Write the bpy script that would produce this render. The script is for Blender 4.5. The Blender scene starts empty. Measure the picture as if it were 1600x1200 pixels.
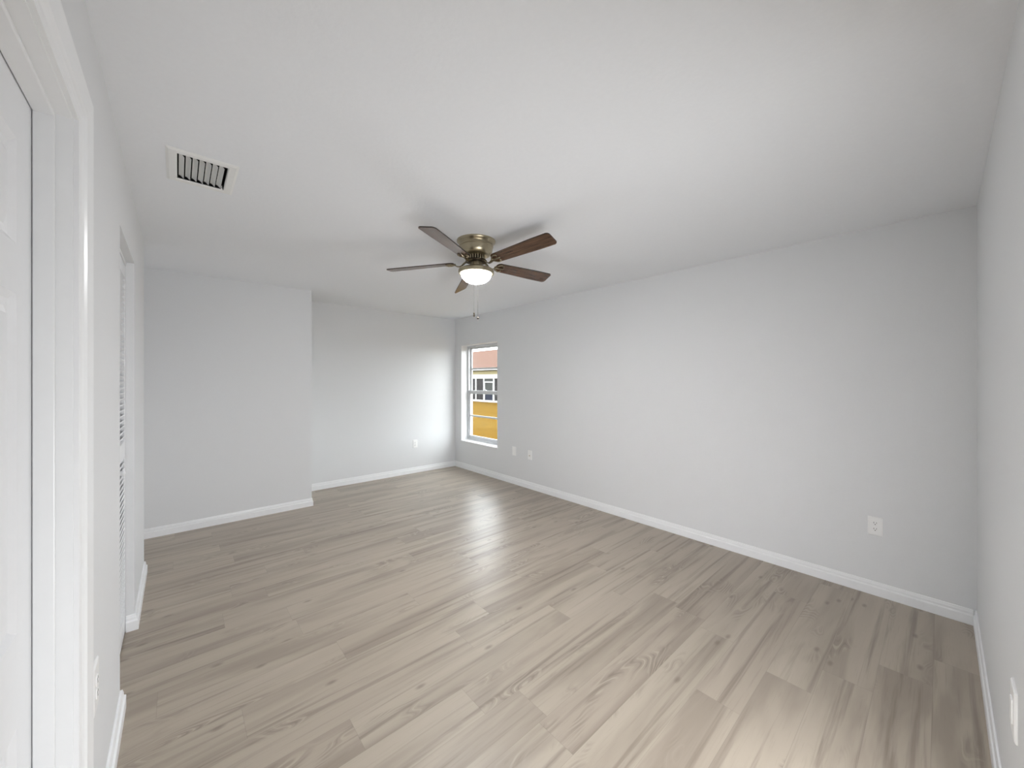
import bpy, bmesh, math, random
from mathutils import Vector, Matrix

S = bpy.context.scene
COL = S.collection
random.seed(7)
R = math.radians

# ------------------------------------------------------------------ camera
# room axes: X across the room (left wall -> right wall), Y into the room, Z up
F_PX, YAW, HORIZON, EYE = 591.6, 41.4432, 594.48, 1.4229
cam = bpy.data.cameras.new('camera')
cam.sensor_width = 36.0
cam.lens = F_PX / 1600 * 36.0
cam.shift_y = -(600 - HORIZON) / 1600
cam.clip_start = 0.01
cam.clip_end = 400
co = bpy.data.objects.new('camera', cam)
co.location = (0, 0, EYE)
co.rotation_euler = (R(90), 0, R(-YAW))
COL.objects.link(co)
S.camera = co

# ------------------------------------------------------------------ sky, exposure
SKY = 9.6
LAMP = 300.0
w = bpy.data.worlds.new('overcast_sky')
S.world = w
w.use_nodes = True
w.node_tree.nodes['Background'].inputs[0].default_value = (0.93, 0.965, 1.0, 1)
w.node_tree.nodes['Background'].inputs[1].default_value = SKY
# added fill lamp, unseen, shining in through an invented opening in wall_near
NEAR_FILL = 40.0
al = bpy.data.lights.new('near_fill', 'AREA')
al.shape = 'RECTANGLE'; al.size = 1.1; al.size_y = 1.3; al.energy = NEAR_FILL; al.color = (.96, .98, 1)
ao = bpy.data.objects.new('near_fill', al)
ao.location = (1.00, -.32, .70); ao.rotation_euler = (R(73), 0, R(-26))
COL.objects.link(ao)
# added fill lamp in the side passage, brightening the far-left end wall
pl = bpy.data.lights.new('passage_fill', 'AREA')
PASSAGE_FILL = 4.0
pl.shape = 'RECTANGLE'; pl.size = .7; pl.size_y = 1.2; pl.energy = PASSAGE_FILL; pl.color = (.97, .98, 1)
po = bpy.data.objects.new('passage_fill', pl)
po.location = (-1.45, 4.25, .75); po.rotation_euler = (R(90), 0, R(-90))
COL.objects.link(po)
S.view_settings.view_transform = 'Standard'
S.view_settings.look = 'None'
S.view_settings.gamma = 1.0
S.view_settings.exposure = 0.12
S.view_settings.use_curve_mapping = False

# ------------------------------------------------------------------ helpers
def tag(o, label=None, cat=None, group=None, kind=None):
    if label: o['label'] = label
    if cat: o['category'] = cat
    if group: o['group'] = group
    if kind: o['kind'] = kind
    return o

def link(name, bm, m, parent=None, smooth=False, bevel=0.0, recalc=True):
    if recalc:
        bmesh.ops.recalc_face_normals(bm, faces=bm.faces)
    me = bpy.data.meshes.new(name)
    bm.to_mesh(me); bm.free()
    ms = m if isinstance(m, (list, tuple)) else [m]
    for k in ms: me.materials.append(k)
    if smooth:
        for p in me.polygons: p.use_smooth = True
    o = bpy.data.objects.new(name, me)
    COL.objects.link(o)
    if parent is not None: o.parent = parent
    if bevel > 0:
        b = o.modifiers.new('bevel', 'BEVEL')
        b.width = bevel; b.segments = 2; b.limit_method = 'ANGLE'; b.angle_limit = R(40)
    if smooth == 'auto':
        pass
    return o

def empty(name, loc, rz=0):
    o = bpy.data.objects.new(name, None)
    o.location = loc; o.rotation_euler = (0, 0, rz)
    o.empty_display_size = 0.1
    COL.objects.link(o)
    return o

def box(bm, a, b, mat=0, M=None):
    x0, y0, z0 = a; x1, y1, z1 = b
    co_ = [(x0,y0,z0),(x1,y0,z0),(x1,y1,z0),(x0,y1,z0),(x0,y0,z1),(x1,y0,z1),(x1,y1,z1),(x0,y1,z1)]
    vs = [bm.verts.new(M @ Vector(c) if M else c) for c in co_]
    for f in ((0,3,2,1),(4,5,6,7),(0,1,5,4),(1,2,6,5),(2,3,7,6),(3,0,4,7)):
        fc = bm.faces.new([vs[i] for i in f]); fc.material_index = mat
    return vs

def boxes(*bs):
    bm = bmesh.new()
    for a, b in bs: box(bm, a, b)
    return bm

def lathe(bm, prof, c=(0,0,0), n=64, cap0=False, cap1=False, mat=0):
    rings = []
    for r, z in prof:
        if r < 1e-6:
            rings.append([bm.verts.new((c[0], c[1], c[2]+z))])
        else:
            rings.append([bm.verts.new((c[0]+r*math.cos(2*math.pi*i/n), c[1]+r*math.sin(2*math.pi*i/n), c[2]+z)) for i in range(n)])
    for A, B in zip(rings, rings[1:]):
        for i in range(n):
            j = (i+1) % n
            if len(A) == 1 and len(B) == 1: continue
            if len(A) == 1: f = bm.faces.new((A[0], B[i], B[j]))
            elif len(B) == 1: f = bm.faces.new((A[i], A[j], B[0]))
            else: f = bm.faces.new((A[i], A[j], B[j], B[i]))
            f.material_index = mat
    if cap0 and len(rings[0]) > 1: bm.faces.new(rings[0]).material_index = mat
    if cap1 and len(rings[-1]) > 1: bm.faces.new(rings[-1]).material_index = mat

def tube(bm, pts, r, n=8, M=None):
    pts = [Vector(p) for p in pts]
    rings = []
    up = Vector((0,0,1))
    for i, p in enumerate(pts):
        t = (pts[min(i+1,len(pts)-1)] - pts[max(i-1,0)]).normalized()
        u = t.cross(up)
        if u.length < 1e-3: u = t.cross(Vector((1,0,0)))
        u.normalize(); v = t.cross(u)
        rr = r[i] if isinstance(r, (list,tuple)) else r
        ring = []
        for k in range(n):
            a = 2*math.pi*k/n
            q = p + (u*math.cos(a) + v*math.sin(a))*rr
            ring.append(bm.verts.new(M @ q if M else q))
        rings.append(ring)
    for A, B in zip(rings, rings[1:]):
        for k in range(n):
            bm.faces.new((A[k], A[(k+1)%n], B[(k+1)%n], B[k]))
    bm.faces.new(rings[0]); bm.faces.new(rings[-1])

def strip(bm, pts, wds, th, M=None):
    """flat bar following pts in the r-z plane (y across), width wds[i]"""
    pts = [Vector((p[0],0,p[1])) for p in pts]
    rings = []
    for i, p in enumerate(pts):
        t = (pts[min(i+1,len(pts)-1)] - pts[max(i-1,0)]).normalized()
        nrm = Vector((-t.z, 0, t.x))
        hw = wds[i]/2
        q = [p+nrm*th/2+Vector((0,hw,0)), p+nrm*th/2-Vector((0,hw,0)), p-nrm*th/2-Vector((0,hw,0)), p-nrm*th/2+Vector((0,hw,0))]
        rings.append([bm.verts.new(M @ v if M else v) for v in q])
    for A, B in zip(rings, rings[1:]):
        for k in range(4):
            bm.faces.new((A[k], A[(k+1)%4], B[(k+1)%4], B[k]))
    bm.faces.new(rings[0]); bm.faces.new(rings[-1])

def slab(axis, p0, p1, ur, vr, holes=()):
    """solid panel between p0 and p1 on `axis`, spanning ur x vr, with rectangular holes (u0,u1,v0,v1)."""
    us = sorted({ur[0], ur[1], *[k for h in holes for k in h[:2]]})
    vs_ = sorted({vr[0], vr[1], *[k for h in holes for k in h[2:]]})
    us = [u for u in us if ur[0]-1e-9 <= u <= ur[1]+1e-9]
    vs_ = [v for v in vs_ if vr[0]-1e-9 <= v <= vr[1]+1e-9]
    def solid(i, j):
        if i < 0 or j < 0 or i >= len(us)-1 or j >= len(vs_)-1: return False
        cu, cv = (us[i]+us[i+1])/2, (vs_[j]+vs_[j+1])/2
        return not any(h[0] < cu < h[1] and h[2] < cv < h[3] for h in holes)
    bm = bmesh.new(); cache = {}
    def V(i, j, k):
        key = (i,j,k)
        if key not in cache:
            u, v, p = us[i], vs_[j], (p0, p1)[k]
            cache[key] = bm.verts.new({'x':(p,u,v),'y':(u,p,v),'z':(u,v,p)}[axis])
        return cache[key]
    for i in range(len(us)-1):
        for j in range(len(vs_)-1):
            if not solid(i,j): continue
            for k in (0,1):
                bm.faces.new((V(i,j,k),V(i+1,j,k),V(i+1,j+1,k),V(i,j+1,k)))
            if not solid(i-1,j): bm.faces.new((V(i,j,0),V(i,j+1,0),V(i,j+1,1),V(i,j,1)))
            if not solid(i+1,j): bm.faces.new((V(i+1,j,0),V(i+1,j+1,0),V(i+1,j+1,1),V(i+1,j,1)))
            if not solid(i,j-1): bm.faces.new((V(i,j,0),V(i+1,j,0),V(i+1,j,1),V(i,j,1)))
            if not solid(i,j+1): bm.faces.new((V(i,j+1,0),V(i+1,j+1,0),V(i+1,j+1,1),V(i,j+1,1)))
    return bm

def sweep(bm, path, prof):
    """mitred sweep of prof [(offset to the left of travel, z)] along an XY polyline"""
    P = [Vector(p) for p in path]
    rings = []
    for i, p in enumerate(P):
        d0 = (P[i]-P[i-1]).normalized() if i > 0 else None
        d1 = (P[i+1]-P[i]).normalized() if i < len(P)-1 else None
        if d0 is None: d0 = d1
        if d1 is None: d1 = d0
        n0, n1 = Vector((-d0.y, d0.x)), Vector((-d1.y, d1.x))
        m = n0 + n1
        m = m / max(m.dot(n0), 1e-6)
        rings.append([bm.verts.new((p.x+m.x*o, p.y+m.y*o, z)) for o, z in prof])
    n = len(prof)
    for A, B in zip(rings, rings[1:]):
        for k in range(n):
            bm.faces.new((A[k], A[(k+1)%n], B[(k+1)%n], B[k]))
    bm.faces.new(rings[0]); bm.faces.new(rings[-1])

# ------------------------------------------------------------------ materials
def srgb(r, g, b):
    f = lambda c: (c/12.92 if c <= .04045 else ((c+.055)/1.055)**2.4)
    return (f(r/255), f(g/255), f(b/255), 1)

class NT:
    def __init__(s, name):
        s.m = bpy.data.materials.new(name); s.m.use_nodes = True
        s.t = s.m.node_tree; s.b = s.t.nodes['Principled BSDF']
    def n(s, typ, **kw):
        k = s.t.nodes.new(typ)
        for a, v in kw.items():
            if a.startswith('i_'):
                key = a[2:]; key = int(key) if key.isdigit() else key.replace('_',' ')
                if hasattr(v, 'is_output'): s.t.links.new(v, k.inputs[key])
                else: k.inputs[key].default_value = v
            else: setattr(k, a, v)
        return k
    def math(s, op, a, b=None, c=None):
        k = s.t.nodes.new('ShaderNodeMath'); k.operation = op
        for i, v in enumerate((a,b,c)):
            if v is None: continue
            if hasattr(v, 'is_output'): s.t.links.new(v, k.inputs[i])
            else: k.inputs[i].default_value = v
        return k.outputs[0]
    def mix(s, fac, a, b, blend='MIX'):
        k = s.t.nodes.new('ShaderNodeMix'); k.data_type = 'RGBA'; k.blend_type = blend
        for i, v in ((0,fac),(6,a),(7,b)):
            if hasattr(v, 'is_output'): s.t.links.new(v, k.inputs[i])
            else: k.inputs[i].default_value = v
        return k.outputs[2]
    def ramp(s, fac, stops):
        k = s.t.nodes.new('ShaderNodeMapRange'); k.interpolation_type = 'SMOOTHSTEP'
        s.t.links.new(fac, k.inputs[0])
        for i, v in enumerate(stops): k.inputs[i+1].default_value = v
        return k.outputs[0]
    def l(s, a, b): s.t.links.new(a, b)
    def set(s, **kw):
        for a, v in kw.items():
            key = a.replace('_',' ')
            if hasattr(v, 'is_output'): s.l(v, s.b.inputs[key])
            else: s.b.inputs[key].default_value = v
        return s

def paint(name, col, rough, bump_scale=0, bump=0.0, spec=.5, detail=3.0):
    t = NT(name)
    tc = t.n('ShaderNodeTexCoord')
    nz = t.n('ShaderNodeTexNoise', i_Vector=tc.outputs['Object'], i_Scale=bump_scale or 60.0, i_Detail=detail)
    c2 = tuple(c*.97 for c in col[:3])+(1,)
    t.set(Base_Color=t.mix(nz.outputs[0], c2, col), Roughness=rough, Specular_IOR_Level=spec)
    if bump:
        bp = t.n('ShaderNodeBump', i_Strength=bump, i_Distance=.002, i_Height=nz.outputs[0])
        t.l(bp.outputs[0], t.b.inputs['Normal'])
    return t.m

M_wall = paint('wall_paint', srgb(229,230,231), .55, 140, .18, .35)
M_ceil = paint('ceiling_paint', srgb(244,246,249), .8, 55, .35, .2)
M_trim = paint('trim_paint', srgb(246,247,248), .28, 30, .03, .5)
M_door = paint('door_paint', srgb(236,237,239), .3, 40, .04, .5)
M_plate = paint('plate_plastic', srgb(247,247,246), .35, 40, 0, .5)
M_slot = paint('slot_dark', srgb(40,38,36), .6)
M_vent = paint('vent_enamel', srgb(244,244,242), .4, 40, 0, .4)
M_duct = paint('duct_dark', srgb(34,32,31), .8)
M_alu = paint('window_frame_paint', srgb(208,210,212), .35, 50, 0, .5)
M_sill = paint('sill_marble', srgb(240,240,240), .2, 12, 0, .5)
M_stucco = paint('stucco', srgb(140,139,136), .9, 90, .5, .2)

def metal(name, col, rough):
    t = NT(name)
    tc = t.n('ShaderNodeTexCoord')
    mp = t.n('ShaderNodeMapping', i_Vector=tc.outputs['Object'], i_Scale=(3,3,220))
    nz = t.n('ShaderNodeTexNoise', i_Vector=mp.outputs[0], i_Scale=6.0, i_Detail=2.0)
    t.set(Base_Color=col, Metallic=1.0, Roughness=t.math('MULTIPLY_ADD', nz.outputs[0], .16, rough))
    return t.m
M_nickel = metal('brushed_nickel', srgb(176,166,142), .22)
M_iron = metal('arm_nickel', srgb(150,140,118), .2)
M_darkmetal = metal('dark_bronze', srgb(62,54,44), .4)

M_chain = paint('chain_dull', srgb(34,32,30), .7, 40, 0, .1)
M_fob = paint('fob_grey', srgb(58,55,51), .8, 40, 0, .05)

def blade_mat():
    t = NT('walnut_blade')
    tc = t.n('ShaderNodeTexCoord')
    mp = t.n('ShaderNodeMapping', i_Vector=tc.outputs['Object'], i_Scale=(3,38,38))
    nz = t.n('ShaderNodeTexNoise', i_Vector=mp.outputs[0], i_Scale=2.2, i_Detail=5.0, i_Distortion=.6)
    t.set(Base_Color=t.mix(t.ramp(nz.outputs[0], (.3,.75,0,1)), srgb(62,42,30), srgb(104,76,56)), Roughness=.24, Specular_IOR_Level=.65)
    return t.m
M_blade = blade_mat()
M_edge = paint('blade_edge_dark', srgb(38,28,22), .45)

def glow_mat():
    t = NT('lit_frosted_glass')
    t.set(Base_Color=(.9,.9,.88,1), Roughness=.4, Emission_Color=(.985,.985,1,1))
    # emission graded by height, foot over rim, to keep lamplight off the ceiling
    tc = t.n('ShaderNodeTexCoord'); sp = t.n('ShaderNodeSeparateXYZ', i_0=tc.outputs['Object'])
    k = t.ramp(sp.outputs[2], (-.240,-.306,0,1))
    t.set(Emission_Strength=t.math('MULTIPLY_ADD', t.math('POWER', k, 2.5), LAMP, 9.0))
    return t.m
M_bowl = glow_mat()

def glass_mat():
    m = bpy.data.materials.new('window_glass'); m.use_nodes = True
    t = m.node_tree; t.nodes.clear()
    o = t.nodes.new('ShaderNodeOutputMaterial'); mx = t.nodes.new('ShaderNodeMixShader')
    tr = t.nodes.new('ShaderNodeBsdfTransparent'); gl = t.nodes.new('ShaderNodeBsdfGlossy'); fr = t.nodes.new('ShaderNodeFresnel')
    tr.inputs[0].default_value = (.96,.975,.97,1); gl.inputs['Roughness'].default_value = .01; fr.inputs[0].default_value = 1.45
    ge = t.nodes.new('ShaderNodeNewGeometry'); mu = t.nodes.new('ShaderNodeMath'); mu.operation = 'MULTIPLY'
    iv = t.nodes.new('ShaderNodeMath'); iv.operation = 'SUBTRACT'; iv.inputs[0].default_value = 1.0   # only the outer faces of the thin pane reflect
    t.links.new(ge.outputs['Backfacing'], iv.inputs[1]); t.links.new(iv.outputs[0], mu.inputs[0]); t.links.new(fr.outputs[0], mu.inputs[1])
    t.links.new(mu.outputs[0], mx.inputs[0]); t.links.new(tr.outputs[0], mx.inputs[1]); t.links.new(gl.outputs[0], mx.inputs[2])
    t.links.new(mx.outputs[0], o.inputs[0])
    return m
M_glass = glass_mat()

def floor_mat():
    """greige oak vinyl planks running along X, 0.18 m wide, 1.22 m long"""
    t = NT('oak_vinyl_planks')
    PW, PL, Y0 = .18, 1.22, .925
    tc = t.n('ShaderNodeTexCoord')
    sp = t.n('ShaderNodeSeparateXYZ', i_0=tc.outputs['Object'])
    x, y = sp.outputs[0], sp.outputs[1]
    v = t.math('DIVIDE', t.math('SUBTRACT', y, Y0), PW)
    row = t.math('FLOOR', v); fv = t.math('FRACT', v)
    wr = t.n('ShaderNodeTexWhiteNoise', noise_dimensions='1D', i_W=row)
    u = t.math('ADD', t.math('DIVIDE', x, PL), t.math('MULTIPLY', wr.outputs[0], 7.0))
    pk = t.math('FLOOR', u); fu = t.math('FRACT', u)
    cid = t.n('ShaderNodeCombineXYZ', i_0=row, i_1=pk)
    wn = t.n('ShaderNodeTexWhiteNoise', noise_dimensions='2D', i_Vector=cid.outputs[0])
    rnd, rc = wn.outputs[0], wn.outputs[1]
    off = t.n('ShaderNodeVectorMath', operation='SCALE', i_0=rc); off.inputs[3].default_value = 37.0
    pos = t.n('ShaderNodeVectorMath', operation='ADD', i_0=tc.outputs['Object'], i_1=off.outputs[0]).outputs[0]
    def nz(scale, sc, det=4.0, dist=0.0, rough=.55):
        mp = t.n('ShaderNodeMapping', i_Vector=pos, i_Scale=scale)
        return t.n('ShaderNodeTexNoise', i_Vector=mp.outputs[0], i_Scale=sc, i_Detail=det, i_Distortion=dist, i_Roughness=rough).outputs[0]
    broad = nz((.5,4.2,1), 1.5, 3.5, .5)              # smoky figure along the board
    streak = nz((.5,15,1), 1.8, 5.0, .4)             # long dark streaks
    fine = nz((2.5,70,1), 3.0, 4.0, .2)               # pore lines
    patch = nz((1.6,5.0,1), 1.2, 2.0, .4)             # where cathedral figure shows
    # cathedral rings: bands of a stretched, warped distance field
    warp = nz((.9,3.5,1), 1.6, 2.0, .3)
    rings = t.math('SINE', t.math('MULTIPLY', warp, 170.0))
    ringl = t.ramp(rings, (.55,1.0,0,1)); ringd = t.ramp(rings, (-1.0,-.5,1,0))
    pm = t.ramp(patch, (.56,.70,0,1))
    base = t.mix(rnd, srgb(168,156,142), srgb(175,164,149))
    c = t.mix(t.math('MULTIPLY', t.ramp(broad, (.42,.68,0,1)), .55), base, srgb(131,119,107))
    c = t.mix(t.math('MULTIPLY', t.ramp(streak, (.52,.74,0,1)), .62), c, srgb(110,98,87))
    c = t.mix(t.math('MULTIPLY', t.ramp(broad, (.22,.42,1,0)), .35), c, srgb(194,182,166))
    c = t.mix(t.math('MULTIPLY', t.ramp(fine, (.55,.8,0,1)), .22), c, srgb(118,106,94))
    c = t.mix(t.math('MULTIPLY', pm, .35), c, srgb(131,119,107))
    c = t.mix(t.math('MULTIPLY', t.math('MULTIPLY', ringl, pm), .30), c, srgb(209,197,180))
    c = t.mix(t.math('MULTIPLY', t.math('MULTIPLY', ringd, pm), .30), c, srgb(101,90,80))
    # small knots
    kp = t.n('ShaderNodeMapping', i_Vector=pos, i_Scale=(2.2,5.0,1))
    vo = t.n('ShaderNodeTexVoronoi', voronoi_dimensions='2D', i_Vector=kp.outputs[0], i_Scale=.9, i_Randomness=1.0)
    kn = t.math('MULTIPLY', t.ramp(vo.outputs['Distance'], (.01,.075,1,0)), t.ramp(rnd, (.55,.6,0,1)))
    c = t.mix(t.math('MULTIPLY', kn, .5), c, srgb(103,91,80))
    # joints
    ev = t.math('MINIMUM', fv, t.math('SUBTRACT', 1.0, fv)); eu = t.math('MINIMUM', fu, t.math('SUBTRACT', 1.0, fu))
    sv = t.ramp(t.math('MULTIPLY', ev, PW), (.0003,.0016,1,0)); su = t.ramp(t.math('MULTIPLY', eu, PL), (.0003,.0016,1,0))
    seam = t.math('MAXIMUM', sv, su)
    c = t.mix(t.math('MULTIPLY', seam, .22), c, srgb(92,83,74))
    rg = t.math('MULTIPLY_ADD', streak, .10, .31)
    t.set(Base_Color=c, Roughness=rg, Specular_IOR_Level=.55)
    hgt = t.math('SUBTRACT', t.math('MULTIPLY', fine, .25), seam)
    bp = t.n('ShaderNodeBump', i_Strength=.12, i_Distance=.0015, i_Height=hgt)
    t.l(bp.outputs[0], t.b.inputs['Normal'])
    return t.m
M_floor = floor_mat()

def grass_mat():
    t = NT('dry_lawn')
    tc = t.n('ShaderNodeTexCoord')
    a = t.n('ShaderNodeTexNoise', i_Vector=tc.outputs['Object'], i_Scale=.35, i_Detail=4.0).outputs[0]
    b = t.n('ShaderNodeTexNoise', i_Vector=tc.outputs['Object'], i_Scale=2.6, i_Detail=6.0, i_Roughness=.75).outputs[0]
    c = t.mix(t.ramp(a, (.35,.65,0,1)), (0.0789,0.0443,0.0069,1), (0.0865,0.0521,0.0106,1))
    c = t.mix(t.math('MULTIPLY', t.ramp(b, (.46,.66,0,1)), .85), c, (0.0545,0.0310,0.0060,1))
    t.set(Base_Color=c, Roughness=.95, Specular_IOR_Level=0.0)
    return t.m
M_grass = grass_mat()

def roof_mat():
    t = NT('salmon_shingles')
    tc = t.n('ShaderNodeTexCoord')
    a = t.n('ShaderNodeTexNoise', i_Vector=tc.outputs['Object'], i_Scale=6.0, i_Detail=4.0).outputs[0]
    wv = t.n('ShaderNodeTexWave', bands_direction='Z', i_Vector=tc.outputs['Object'], i_Scale=2.2, i_Distortion=.3).outputs[0]
    c = t.mix(a, (0.1030,0.0640,0.0505,1), (0.0860,0.0560,0.0460,1))
    t.set(Base_Color=t.mix(t.math('MULTIPLY', wv, .2), c, (0.0686,0.0418,0.0343,1)), Roughness=.95, Specular_IOR_Level=0.0)
    return t.m
M_roof = roof_mat()
M_cream = paint('cream_stucco', (0.165,0.143,0.082,1), .9, 40, .2, 0)
M_hwhite = paint('house_white_trim', (0.3362,0.3362,0.3311,1), .7, 40, 0, 0)
M_screen = paint('lanai_screen', (0.0244,0.0228,0.0228,1), .7, 20, 0, 0)
M_screen_blue = paint('lanai_blue_pane', (.0190,.0210,.0300,1), .6, 20, 0, 0)  # bluish grey of the lower door pane
M_screen_grey = paint('lanai_grey_door', (0.0369,0.0387,0.0369,1), .7, 20, 0, 0)
M_shadow = paint('painted_eave_shadow', (0.0184,0.0176,0.0084,1), .8, 20, 0, 0)  # dark colour painted in for the shadow line under the gutter

# ------------------------------------------------------------------ room shell
H = 2.44
XR, YF, YFL, XC, YN, XL = 3.4728, 5.366, 4.7318, 1.1414, -.1386, -.186
XO = -1.62                                    # far left shell, behind the closet
WX0, WX1 = XR, XR + .225
WY0, WY1, WZ0, WZ1 = 4.256, 5.180, .432, 1.990
DY0, DY1, DZ = .52, 1.374, 2.052              # rough opening of the near-left door
CY0, CY1, CZ = 2.335, 3.058, 2.092            # closet opening
NX0, NX1 = .46, 1.54                            # invented opening in the near wall that lets the fill lamp in
PY1 = 3.885                                   # end of the pier
VX0, VX1, VY0, VY1 = -.002, .182, 2.250, 2.532  # register opening

def struct(name, bm, m, label, cat, **kw):
    return tag(link(name, bm, m, **kw), label, cat, kind='structure')

struct('floor', slab('z', -.12, 0, (XO-.1, WX1), (-1.5, YF+.12)), M_floor,
       'greige oak look plank floor across the whole room', 'floor')
struct('ceiling', slab('z', H, H+.14, (XO-.1, WX1), (-1.5, YF+.12), [(VX0,VX1,VY0,VY1)]), M_ceil,
       'smooth white textured ceiling over the room', 'ceiling')
struct('wall_right', slab('x', WX0, WX1, (YN-.12, YF+.12), (0, H), [(WY0,WY1,WZ0,WZ1)]), [M_wall],
       'long light grey wall with the window at its far end', 'wall')
struct('wall_far', slab('y', YF, YF+.12, (XC, XR), (0, H)), M_wall,
       'pale recessed end wall left of the window', 'wall')
struct('wall_far_left', slab('y', YFL, YF+.12, (XO, XC), (0, H)), M_wall,
       'grey end wall standing forward at left of the recess', 'wall')
struct('wall_near', slab('y', YN-.12, YN, (XO, XR), (0, H), [(NX0,NX1,0,2.05)]), M_wall,
       'grey wall at the right edge beside the camera', 'wall')
struct('wall_left', slab('x', XL-.115, XL, (YN, PY1), (0, H), [(DY0,DY1,0,DZ),(CY0,CY1,0,CZ)]), M_wall,
       'left wall with the white door and the closet opening', 'wall')
struct('wall_passage', slab('x', XO-.1, XO, (YN-.12, YF+.12), (0, H)), M_wall,
       'wall closing the passage behind the left pier', 'wall')
struct('wall_closet', slab('y', PY1-.115, PY1, (XO, XL-.115), (0, H)), M_wall,
       'closet side wall along the passage behind the left pier', 'wall')

struct('wall_fill_box', boxes(((NX0-.42,-1.5,0),(NX0-.3,YN-.12,H)), ((NX1+.3,-1.5,0),(NX1+.42,YN-.12,H)), ((NX0-.3,-1.5,0),(NX1+.3,-1.38,H))), M_wall,  # box added behind the invented opening to enclose the fill lamp
       'added unseen walls enclosing the fill lamp behind the near wall', 'wall')

# ------------------------------------------------------------------ baseboards
BH = .088
def bprof(t=.014):
    return [(0,0),(t,0),(t,.052),(t*.86,.056),(t*.62,.060),(t*.62,.072),(t*.50,.078),(t*.42,.086),(t*.2,BH),(0,BH)]
def base(name, path, label, t=.014):
    bm = bmesh.new(); sweep(bm, path, bprof(t))
    return struct(name, bm, M_trim, label, 'baseboard')
# travel so that the room lies to the left
base('baseboard_right', [(XR,YN+.014), (XR,YF-.014)], 'white baseboard along the long right wall under the window')
base('baseboard_far', [(XR,YF), (XC,YF)], 'white baseboard along the recessed end wall')
base('baseboard_far_left', [(XC,YF-.02), (XC,YFL), (XO,YFL)], 'white baseboard along the forward end wall at left')
base('baseboard_near', [(NX1+.01,YN), (XR,YN)], 'white baseboard on the wall at the right edge')
base('baseboard_pier', [(XL-.35,PY1), (XL,PY1), (XL,CY1), (XL-.034,CY1)], 'white baseboard wrapped round the pier past the closet', .018)
base('baseboard_left', [(XL-.034,CY0), (XL,CY0), (XL,1.462)], 'white baseboard between the door casing and the closet', .018)

# ------------------------------------------------------------------ near-left door
def panel_door_bm(y0, y1, z0, z1, xf, th):
    """slab facing +X at xf with six recessed, raised panels"""
    st, mid = .112, .10
    yc = (y0+y1)/2
    cols = [(y0+st, yc-mid/2), (yc+mid/2, y1-st)]
    rows = [(.235,.715), (.905,1.600), (1.700,1.915)]
    bm = bmesh.new()
    holes = [(a,b,c,d) for a,b in cols for c,d in rows]
    g = slab('x', xf-th, xf, (y0,y1), (z0,z1), holes)
    me = bpy.data.meshes.new('t'); g.to_mesh(me); g.free(); bm.from_mesh(me); bpy.data.meshes.remove(me)
    for a,b,c,d in holes:
        lv = [(0,0),(.006,-.004),(.014,-.009),(.030,-.010),(.046,-.003)]
        rings = []
        for ins, dx in lv:
            rings.append([bm.verts.new((xf+dx, yy, zz)) for yy,zz in ((a+ins,c+ins),(b-ins,c+ins),(b-ins,d-ins),(a+ins,d-ins))])
        for A,B in zip(rings, rings[1:]):
            for k in range(4): bm.faces.new((A[k],A[(k+1)%4],B[(k+1)%4],B[k]))
        bm.faces.new(rings[-1])
        r2 = [bm.verts.new((xf-th+.006, yy, zz)) for yy,zz in ((a,c),(b,c),(b,d),(a,d))]
        bm.faces.new(r2)
    return bm
XS = -.246                                     # face of the slab
JY0, JY1, JZ = DY0+.014, DY1-.014, 2.040       # jamb faces
door = link('door_1', panel_door_bm(JY0+.003, JY1-.003, .010, JZ-.003, XS, .035), M_door)
tag(door, 'white six panel door closed in its casing at the left edge', 'door', kind='structure')
bm = boxes(((XL-.115, DY0, 0),(XL, JY0, JZ+.012)), ((XL-.115, JY1, 0),(XL, DY1, JZ+.012)), ((XL-.115, JY0, JZ),(XL, JY1, JZ+.012)))
link('jamb', bm, M_trim, door)
bm = boxes(((XS+.001, JY0, 0),(XS+.034, JY0+.011, JZ)), ((XS+.001, JY1-.011, 0),(XS+.034, JY1, JZ)), ((XS+.001, JY0+.011, JZ-.011),(XS+.034, JY1-.011, JZ)))
link('door_stop', bm, M_trim, door, bevel=.002)
# colonial casing, mitred at the head: profile (distance from the inner edge, projection)
CW = .086
cprof = [(0,0),(0,.009),(.008,.011),(.018,.0115),(.026,.014),(.034,.0185),(.060,.0215),(.074,.0235),(.082,.0235),(CW,.020),(CW,0)]
i0, i1, zt = JY0-.005, JY1+.005, JZ+.005
bm = bmesh.new(); rings = []
for (yy, zz, sy, sz) in ((i0,0,-1,0),(i0,zt,-1,1),(i1,zt,1,1),(i1,0,1,0)):
    rings.append([bm.verts.new((XL+p, yy+sy*dd, zz+sz*dd)) for dd, p in cprof])
for A,B in zip(rings, rings[1:]):
    for k in range(len(cprof)):
        bm.faces.new((A[k],A[(k+1)%len(cprof)],B[(k+1)%len(cprof)],B[k]))
bm.faces.new(rings[0]); bm.faces.new(rings[-1])
link('casing', bm, M_trim, door)
bm = bmesh.new()
lathe(bm, [(0,0),(.032,0),(.032,.004),(.026,.010),(.012,.014),(.011,.034),(.020,.042),(.0265,.052),(.027,.060),(.020,.070),(0,.073)], n=32)
bmesh.ops.transform(bm, matrix=Matrix.Translation((XS, JY0+.068, .93)) @ Matrix.Rotation(R(90),4,'Y'), verts=bm.verts)
kn = link('door_knob', bm, M_nickel, door, smooth=True)
kn['label'] = 'brushed nickel round door knob'

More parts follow.
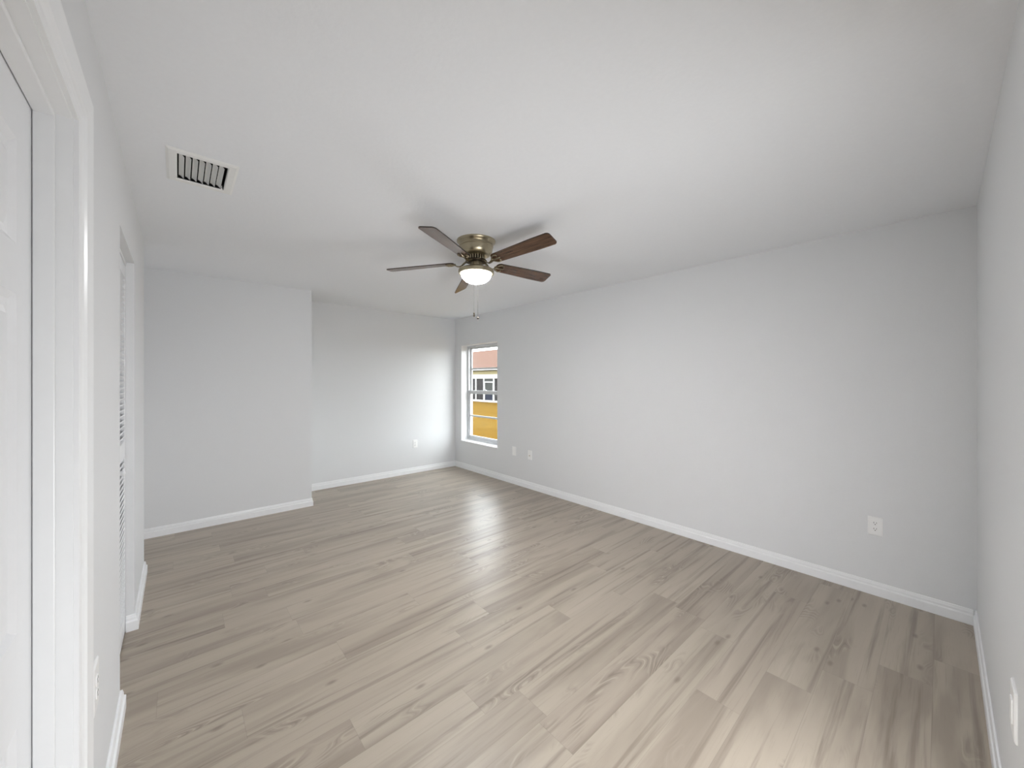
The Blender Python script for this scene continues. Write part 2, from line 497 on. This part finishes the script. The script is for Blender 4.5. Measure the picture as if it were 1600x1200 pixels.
# ------------------------------------------------------------------ louvred bifold closet door
XD = -.222
def louver_leaf(y0, y1):
    bm = bmesh.new()
    z0, z1 = .014, CZ-.022
    st = .048
    box(bm, (XD-.028,y0,z0), (XD,y0+st,z1)); box(bm, (XD-.028,y1-st,z0), (XD,y1,z1))
    for a,b in ((z0,z0+.115),(1.0,1.085),(z1-.075,z1)):
        box(bm, (XD-.028,y0+st,a), (XD,y1-st,b))
    for a,b in ((z0+.115,1.0),(1.085,z1-.075)):
        n = int((b-a)/.030)
        for k in range(n):
            zc = a+(k+.5)*(b-a)/n
            Mx = Matrix.Translation((XD-.014,0,zc)) @ Matrix.Rotation(R(-38),4,'Y')
            box(bm, (-.017,y0+st-.002,-.003), (.017,y1-st+.002,.003), M=Mx)
    return bm
cd = link('door_2', boxes(((XD-.034,CY0+.002,CZ-.020),(XD+.004,CY1-.002,CZ-.001))), M_trim)
tag(cd, 'white louvred folding closet door in the opening in the left wall', 'closet door', kind='structure')
ym = (CY0+CY1)/2
link('door_leaf', louver_leaf(CY0+.004, ym-.0015), M_door, cd)
link('door_leaf', louver_leaf(ym+.0015, CY1-.004), M_door, cd)
bm = bmesh.new()
lathe(bm, [(0,0),(.010,0),(.009,.008),(.013,.014),(.0165,.020),(.014,.027),(0,.030)], n=24)
bmesh.ops.transform(bm, matrix=Matrix.Translation((XD, ym-.026, .965)) @ Matrix.Rotation(R(90),4,'Y'), verts=bm.verts)
link('knob', bm, M_door, cd, smooth=True)

# ------------------------------------------------------------------ window
FX0, FX1 = XR+.118, XR+.190                    # frame depth range
fw = .034
win = link('window_1', boxes(((FX0,WY0,WZ0),(FX1,WY0+fw,WZ1)), ((FX0,WY1-fw,WZ0),(FX1,WY1,WZ1)),
     ((FX0,WY0+fw,WZ1-fw),(FX1,WY1-fw,WZ1)), ((FX0,WY0+fw,WZ0),(FX1,WY1-fw,WZ0+.05))), M_alu)
tag(win, 'white single hung window in the right wall looking out on a lawn', 'window', kind='structure')
def sash(name, x0, x1, z0, z1, top, bot, mz):
    s = .026
    bm = boxes(((x0,WY0+fw-.004,z0),(x1,WY0+fw+s,z1)), ((x0,WY1-fw-s,z0),(x1,WY1-fw+.004,z1)),
               ((x0,WY0+fw+s,z1-top),(x1,WY1-fw-s,z1)), ((x0,WY0+fw+s,z0),(x1,WY1-fw-s,z0+bot)))
    o = link(name, bm, M_alu, win, bevel=.002)
    link('muntin', boxes(((x0+.004,WY0+fw+s,mz-.014),(x1-.004,WY1-fw-s,mz+.014))), M_alu, o)
    xm = (x0+x1)/2
    link('pane', boxes(((xm-.002,WY0+fw+s-.003,z0+bot-.003),(xm+.002,WY1-fw-s+.003,z1-top+.003))), M_glass, o)
    return o
sash('upper_sash', FX0+.040, FX0+.062, 1.205, WZ1-fw+.004, .026, .040, 1.612)
lo = sash('lower_sash', FX0+.012, FX0+.034, WZ0+.046, 1.262, .045, .050, .848)
link('sash_lock', boxes(((FX0+.014,4.70,1.262),(FX0+.032,4.745,1.272)), ((FX0+.018,4.715,1.272),(FX0+.026,4.765,1.280))), M_alu, lo)
bm = boxes(((XR-.022, WY0-.012, WZ0-.001),(FX0+.002, WY1+.012, WZ0+.022)))
sl = tag(link('trim_1', bm, M_sill, bevel=.006), 'white marble window sill under the right wall window', 'window sill', kind='structure')

# ------------------------------------------------------------------ wall plates
PW_, PH_ = .074, .120
def plate_bm(w_=PW_, h_=PH_, hole=None):
    # local: X right along the wall, Z up, -Y out of the wall
    bm = bmesh.new()
    lv = [(0,0),(0,-.003),(.004,-.0062)]
    rings = []
    for ins, dy in lv:
        rings.append([bm.verts.new((a,dy,b)) for a,b in ((-w_/2+ins,-h_/2+ins),(w_/2-ins,-h_/2+ins),(w_/2-ins,h_/2-ins),(-w_/2+ins,h_/2-ins))])
    for A,B in zip(rings, rings[1:]):
        for k in range(4): bm.faces.new((A[k],A[(k+1)%4],B[(k+1)%4],B[k]))
    bm.faces.new(rings[-1]); bm.faces.new(rings[0])
    return bm
def disc(bm, x, z, y0, y1, r, n=20, flat=None):
    A, B = [], []
    for k in range(n):
        a = 2*math.pi*k/n
        cx, cz = r*math.cos(a), r*math.sin(a)
        if flat: cz = max(-flat, min(flat, cz))
        A.append(bm.verts.new((x+cx,y0,z+cz))); B.append(bm.verts.new((x+cx,y1,z+cz)))
    for k in range(n): bm.faces.new((A[k],A[(k+1)%n],B[(k+1)%n],B[k]))
    bm.faces.new(A); bm.faces.new(B)
GROUP = 'white wall plates low on the walls'
def outlet(loc, rz, label, h_=PH_, w_=PW_):
    e = empty('wall_outlet', loc, rz); tag(e, label, 'outlet', GROUP)
    link('cover_plate', plate_bm(w_, h_), M_plate, e)
    for s in (-1,1):
        bm = bmesh.new(); disc(bm, 0, s*.0195, -.0055, -.0085, .0172, 28, .0142)
        f = link('receptacle', bm, M_plate, e)
        bm = bmesh.new()
        box(bm, (-.0075,-.0088,s*.0195+.000), (-.0053,-.0080,s*.0195+.0085))
        box(bm, (.0053,-.0088,s*.0195+.001), (.0075,-.0080,s*.0195+.0078))
        disc(bm, 0, s*.0195-.0068, -.0088, -.0080, .0026, 12)
        link('slots', bm, M_slot, f)
    bm = bmesh.new(); disc(bm, 0, 0, -.006, -.0075, .003, 12)
    link('screw', bm, M_plate, e)
    return e
RZ_R, RZ_F, RZ_L, RZ_N = R(-90), 0, R(90), R(180)
outlet((XR,.288,.456), RZ_R, 'white duplex outlet on the right wall, nearest to the camera')
outlet((2.744,YF,.446), RZ_F, 'white duplex outlet on the recessed end wall')
outlet((XL,1.655,.517), RZ_L, 'white outlet on the left wall beside the door casing', .140, .088)
e = empty('decorator_plate', (XR,3.886,.451), RZ_R); tag(e, 'white wall plate with rocker insert, nearer to the window sill', 'wall plate', GROUP)
link('cover_plate', plate_bm(), M_plate, e)
bm = bmesh.new(); box(bm, (-.0165,-.0095,-.0335), (.0165,-.005,.0335)); link('insert', bm, M_plate, e, bevel=.0015)
for zz in (.048,-.048):
    bm = bmesh.new(); disc(bm, 0,zz,-.006,-.0072,.003,12); link('screw', bm, M_plate, e)
e = empty('cable_plate', (XR,3.577,.442), RZ_R); tag(e, 'white wall plate with a round jack, second from the window', 'wall plate', GROUP)
link('cover_plate', plate_bm(), M_plate, e)
bm = bmesh.new(); disc(bm, 0,-.008,-.006,-.0085,.0075,6); disc(bm, 0,-.008,-.0085,-.015,.0045,16); link('jack', bm, M_nickel, e)
e = empty('blank_plate', (1.757,YN,.499), RZ_N); tag(e, 'white wall plate seen edge on at the lower right edge', 'wall plate', GROUP)
link('cover_plate', plate_bm(.088,.140), M_plate, e)
bm = bmesh.new(); box(bm, (-.0165,-.0095,-.0335), (.0165,-.005,.0335)); link('insert', bm, M_plate, e, bevel=.0015)

# ------------------------------------------------------------------ ceiling register
reg = empty('ceiling_vent', ((VX0+VX1)/2, (VY0+VY1)/2, H)); tag(reg, 'white ceiling air vent with slanted fins at upper left', 'vent')
cx_, cy_ = (VX0+VX1)/2, (VY0+VY1)/2
ox, oy = .131, .178
ix, iy = (VX1-VX0)/2, (VY1-VY0)/2
bm = bmesh.new(); rings = []
for hx, hy, z in ((ox,oy,0),(ox,oy,-.002),(ox-.010,oy-.010,-.0075),(ix+.004,iy+.004,-.0075),(ix,iy,-.004),(ix,iy,.030)):
    rings.append([bm.verts.new((a*hx,b*hy,z)) for a,b in ((-1,-1),(1,-1),(1,1),(-1,1))])
for A,B in zip(rings, rings[1:]):
    for k in range(4): bm.faces.new((A[k],A[(k+1)%4],B[(k+1)%4],B[k]))
link('vent_frame', bm, M_vent, reg)
bm = bmesh.new()
for a,b in (((-ix,-iy,.01),(-ix+.001,iy,.13)),((ix-.001,-iy,.01),(ix,iy,.13)),((-ix,-iy,.01),(ix,-iy+.001,.13)),((-ix,iy-.001,.01),(ix,iy,.13)),((-ix,-iy,.128),(ix,iy,.13))):
    box(bm, a, b)
link('duct', bm, M_duct, reg)
NF = 7; pitch = .0245
for k in range(NF):
    x0 = -ix+.006+k*pitch
    bm = bmesh.new()
    pr = [(0,.0165),(.004,.0158),(.010,.012),(.0155,.006),(.0188,.001)]
    y0, y1 = -iy+.036, iy-.002
    A = [[bm.verts.new((x0+px, y0, pz)) for px,pz in pr]]
    B = [bm.verts.new((x0+px, y1, pz)) for px,pz in pr]
    for i in range(len(pr)-1):
        bm.faces.new((A[0][i],A[0][i+1],B[i+1],B[i]))
    f = link('fin', bm, M_vent, reg, recalc=False)
    so = f.modifiers.new('solid','SOLIDIFY'); so.thickness = .0012
bm = bmesh.new(); box(bm, (ix-.010,iy-.022,-.004), (ix-.006,iy-.006,.010)); box(bm, (ix-.013,iy-.016,-.009), (ix-.003,iy-.010,-.004))
link('lever', bm, M_vent, reg)

# ------------------------------------------------------------------ ceiling fan
FC = Vector((1.635, 2.247, 0))
fan = empty('ceiling_fan', (FC.x, FC.y, H))
tag(fan, 'brushed nickel ceiling fan with five dark walnut blades and a lit bowl', 'ceiling fan')
def zl(p): return [(r, z-H) for r, z in p]
bm = bmesh.new(); lathe(bm, zl([(0,2.44),(.141,2.44),(.141,2.434),(.137,2.427),(.128,2.421),(.124,2.414),(.0,2.414)]))
link('mounting_plate', bm, M_nickel, fan, smooth=True).modifiers.new('es','EDGE_SPLIT').split_angle = R(35)
bm = bmesh.new(); lathe(bm, zl([(.0,2.414),(.121,2.414),(.121,2.405),(.1245,2.402),(.1245,2.396),(.121,2.393),(.120,2.380),(.117,2.362),(.111,2.348),(.101,2.337),(.086,2.331),(.066,2.330),(0,2.330)]))
link('motor_housing', bm, M_nickel, fan, smooth=True).modifiers.new('es','EDGE_SPLIT').split_angle = R(35)
bm = bmesh.new(); lathe(bm, zl([(0,2.331),(.054,2.331),(.054,2.296),(0,2.296)]), n=40)
vr = link('vent_ring', bm, M_darkmetal, fan)
bm = bmesh.new()
for k in range(22):
    Mx = Matrix.Rotation(2*math.pi*k/22, 4, 'Z')
    box(bm, (.053,-.0035,2.298-H), (.066,.0035,2.3305-H), M=Mx)
link('cooling_fins', bm, M_nickel, vr, bevel=.0015)
bm = bmesh.new(); lathe(bm, zl([(0,2.2985),(.076,2.2985),(.079,2.294),(.076,2.286),(.05,2.283),(0,2.283)]), n=48)
link('flywheel', bm, M_darkmetal, fan, smooth=True).modifiers.new('es','EDGE_SPLIT').split_angle = R(40)
bm = bmesh.new(); lathe(bm, zl([(0,2.284),(.046,2.284),(.047,2.276),(.047,2.245),(.051,2.240),(.051,2.236),(0,2.236)]), n=48)
link('switch_housing', bm, M_nickel, fan, smooth=True).modifiers.new('es','EDGE_SPLIT').split_angle = R(40)
bm = bmesh.new(); lathe(bm, zl([(0,2.243),(.060,2.243),(.096,2.240),(.119,2.234),(.1295,2.226),(.1305,2.208),(.1285,2.201),(.121,2.1985),(.117,2.200),(.114,2.210),(.110,2.222),(0,2.225)]))
link('light_fitter', bm, M_nickel, fan, smooth=True).modifiers.new('es','EDGE_SPLIT').split_angle = R(40)
bm = bmesh.new(); pr = [(.112,2.212)]
for k in range(0, 13):
    a = R(90*k/12)
    pr.append((.112*math.cos(a)**.9 if k < 12 else 0, 2.204-.073*math.sin(a)))
lathe(bm, zl(pr))
bw = link('glass_bowl', bm, M_bowl, fan, smooth=True); bw['label'] = 'glowing white frosted glass bowl'

# blades: angle, tip height, pitch (counter-clockwise edge low), radius
BL = [(-151.5,2.292,-.16,.665), (132.5,2.247,-.155,.665), (-80.5,2.308,-.30,.665), (-8.0,2.269,-.345,.665), (66.3,2.228,-.50,.672)]
ROOT_R, ROOT_Z = .165, 2.279
def blade_outline(L0, L1):
    pts = []
    def hw(r):
        t_ = (r-L0)/(L1-L0)
        return .046+.013*min(1, t_*1.35)
    rc, rt = .030, .024
    n = 7
    # tip, +side then -side
    side = [L0+rc+(L1-rt-L0-rc)*k/8 for k in range(9)]
    up = [(r, hw(r)) for r in side]
    tip = []
    for k in range(1,n+1):
        a = R(90*(1-k/n)); tip.append((L1-rt+rt*math.cos(a), hw(L1)-rt+rt*math.sin(a)))
    root = []
    for k in range(0,n):
        a = R(180-90*k/n); root.append((L0+rc+rc*math.cos(a), hw(L0)-rc+rc*math.sin(a)))
    half = root+up+tip
    return half+[(x,-y) for x,y in reversed(half)]
for ang, ztip, pit, rad in BL:
    th = R(ang)
    a = Vector((math.cos(th)*(rad-ROOT_R), math.sin(th)*(rad-ROOT_R), ztip-ROOT_Z))
    L = a.length; a.normalize()
    c = Vector((-math.sin(th), math.cos(th), 0))
    n0 = a.cross(c).normalized()
    cc = c*math.cos(pit)+n0*math.sin(pit)
    nn = a.cross(cc).normalized()
    Mb = Matrix(((a.x,cc.x,nn.x,math.cos(th)*ROOT_R),(a.y,cc.y,nn.y,math.sin(th)*ROOT_R),(a.z,cc.z,nn.z,ROOT_Z-H),(0,0,0,1)))
    bm = bmesh.new()
    ol = blade_outline(0, L)
    lo_ = [bm.verts.new((x,y,-.003)) for x,y in ol]; hi = [bm.verts.new((x,y,.003)) for x,y in ol]
    bm.faces.new(lo_); bm.faces.new(hi)
    for i in range(len(ol)):
        f = bm.faces.new((lo_[i],lo_[(i+1)%len(ol)],hi[(i+1)%len(ol)],hi[i])); f.material_index = 1
    b = link('blade', bm, [M_blade, M_edge], fan); b.matrix_local = Mb
    # arm: neck from the flywheel, then a three-lobed plate under the blade
    Ma = Matrix.Rotation(th, 4, 'Z')
    bm = bmesh.new()
    zr = ROOT_Z-H
    strip(bm, [(.058,2.290-H),(.078,2.2875-H),(.094,2.276-H),(.108,2.2625-H),(.124,2.2565-H),(.142,2.259-H),(.158,2.268-H),(.172,zr-.0055)],
          [.030,.026,.020,.017,.017,.020,.026,.034], .006, M=Ma)
    I = Mb
    for s in (-1,1):                                  # scroll arms on the underside
        tube(bm, [(-.008,s*.006,-.007),(.006,s*.020,-.0075),(.020,s*.034,-.0075),(.036,s*.040,-.0075),(.050,s*.036,-.0075),(.056,s*.026,-.0075),(.050,s*.018,-.0075)],
             [.005,.005,.005,.0048,.0045,.004,.004], 8, M=I)
    tube(bm, [(-.010,0,-.007),(.02,0,-.0078),(.05,0,-.0078),(.066,0,-.0072)], [.008,.0065,.006,.004], 8, M=I)
    arm = link('blade_arm', bm, M_iron, fan, smooth=True)
    for px, py in ((.040,.037),(.040,-.037),(.060,0)):
        bm = bmesh.new()
        lathe(bm, [(0,0),(.003,.0004),(.0045,.002),(.0045,.006)], n=12)
        bmesh.ops.transform(bm, matrix=Mb @ Matrix.Translation((px,py,-.0125)), verts=bm.verts)
        link('screw', bm, M_nickel, arm, smooth=True)

# pull chains hang from the far side of the fitter
away = Vector((FC.x, FC.y, 0)).normalized(); rt_ = Vector((away.y, -away.x, 0))
for off, zend, kind in ((-.016, 1.925, 'cylinder'), (.013, 1.900, 'ball')):
    q = away*.124+rt_*off
    bm = bmesh.new()
    z = 2.208
    while z > zend+.02:
        bmesh.ops.create_icosphere(bm, subdivisions=1, radius=.0012, matrix=Matrix.Translation((q.x,q.y,z-H)))
        z -= .0034
    tube(bm, [(q.x,q.y,2.21-H),(q.x,q.y,zend+.01-H)], .0007, 6)
    ch = link('pull_chain', bm, M_chain, fan)
    bm = bmesh.new()
    if kind == 'cylinder':
        lathe(bm, [(0,.016),(.003,.015),(.0055,.011),(.004,.004),(.0055,-.006),(.006,-.012),(.004,-.016),(0,-.017)], (q.x,q.y,zend-H), 20)
    else:
        lathe(bm, [(.0095*math.sin(R(180*k/12)), .0095*math.cos(R(180*k/12))) if 0<k<12 else (0, .0095*(1 if k==0 else -1)) for k in range(13)], (q.x,q.y,zend-H), 20)
    link('chain_fob', bm, M_darkmetal if kind == 'cylinder' else M_fob, ch, smooth=True)

# ------------------------------------------------------------------ outside
GZ0, GZ1 = -.22, -.73
bm = bmesh.new()
x0, x1, x2 = WX1, 22.0, 90.0
def q4(bm, a, b, c, d): bm.faces.new([bm.verts.new(v) for v in (a,b,c,d)])
bm = bmesh.new()
ys = (-30.0, 100.0)
g = [[bm.verts.new((xx, yy, zz)) for yy in ys] for xx, zz in ((x0,GZ0),(x1,GZ1),(x2,GZ1))]
for A,B in zip(g, g[1:]): bm.faces.new((A[0],A[1],B[1],B[0]))
tag(link('lawn', bm, M_grass), 'dry golden lawn outside the window', 'lawn', kind='structure')

HX, HY0, HY1 = 23.1, 21.0, 46.0
house = empty('neighbor_house', (HX, 30.0, GZ1)); tag(house, 'cream one storey house with salmon roof and screened porch beyond the lawn', 'house')
def hp(name, bm, m, parent=None, label=None):
    bmesh.ops.translate(bm, vec=(-HX,-30.0,-GZ1), verts=bm.verts)
    o = link(name, bm, m, parent or house)
    if label: o['label'] = label
    return o
wl = hp('wall', boxes(((HX+.05,HY0,1.60),(HX+8,HY1,2.45)), ((HX+1.5,HY0,GZ1),(HX+8,HY1,1.60))), M_cream)
hp('porch_header', boxes(((HX-.02,HY0,1.62),(HX+.2,HY1,2.02))), M_hwhite)
hp('porch_base', boxes(((HX-.02,HY0,GZ1-.05),(HX+.2,HY1,-.54))), M_hwhite)
def ypix(u):                                           # facade position opposite a viewing direction
    k = (u-800)/F_PX; yw = R(YAW)
    return HX*(-math.sin(yw)*k+math.cos(yw))/(math.cos(yw)*k+math.sin(yw))
posts = [ypix(743.6), ypix(756), ypix(771.5)]
step = posts[0]-posts[1]
ps = posts+[posts[0]+step*k for k in range(1,10)]+[posts[2]-step*1.2*k for k in (1,2,3,4)]
for yy in sorted(ps):
    if HY0 < yy < HY1:
        hp('porch_post', boxes(((HX-.03,yy-.075,-.56),(HX+.1,yy+.075,1.66))), M_hwhite)
sp_ = sorted([p for p in ps if HY0 < p < HY1])
for A,B in zip(sp_, sp_[1:]):
    isdoor = abs(A-posts[2]) < .01
    sc = hp('porch_screen', boxes(((HX+.06,A,.15),(HX+.09,B,1.64))), M_screen_grey if isdoor else M_screen)
    hp('screen_lower', boxes(((HX+.05,A,-.56),(HX+.09,B,.15))), M_screen_blue if isdoor else M_screen, sc)
    if isdoor:
        df = hp('screen_door', boxes(((HX-.02,A+.07,1.20),(HX+.06,B-.07,1.32)), ((HX-.02,A+.07,-.5),(HX+.06,A+.15,1.32)), ((HX-.02,B-.15,-.5),(HX+.06,B-.07,1.32))), M_hwhite)
hp('gutter', boxes(((HX-.26,HY0-.3,2.45),(HX-.15,HY1+.3,2.60))), M_hwhite)
hp('soffit', boxes(((HX-.18,HY0-.3,2.405),(HX+.1,HY1+.3,2.44))), M_shadow)  # soffit carries the painted shadow line
bm = bmesh.new()
ex0, ex1, ey0, ey1, ez = HX-.24, HX+8.6, HY0-.6, HY1+.6, 2.58
rz_, ry0, ry1, rx = 4.76, HY0+2.0, HY1-2.0, HX+2.6
lo4 = [(ex0,ey0,ez),(ex0,ey1,ez),(ex1,ey1,ez),(ex1,ey0,ez)]
v = [bm.verts.new(k) for k in lo4]; rg = [bm.verts.new((rx,ry0,rz_)), bm.verts.new((rx,ry1,rz_)), bm.verts.new((ex1-2.6,ry1,rz_)), bm.verts.new((ex1-2.6,ry0,rz_))]
bm.faces.new((v[0],v[1],rg[1],rg[0])); bm.faces.new((v[1],v[2],rg[2],rg[1])); bm.faces.new((v[2],v[3],rg[3],rg[2])); bm.faces.new((v[3],v[0],rg[0],rg[3])); bm.faces.new(rg); bm.faces.new(v)
hp('roof', bm, M_roof)
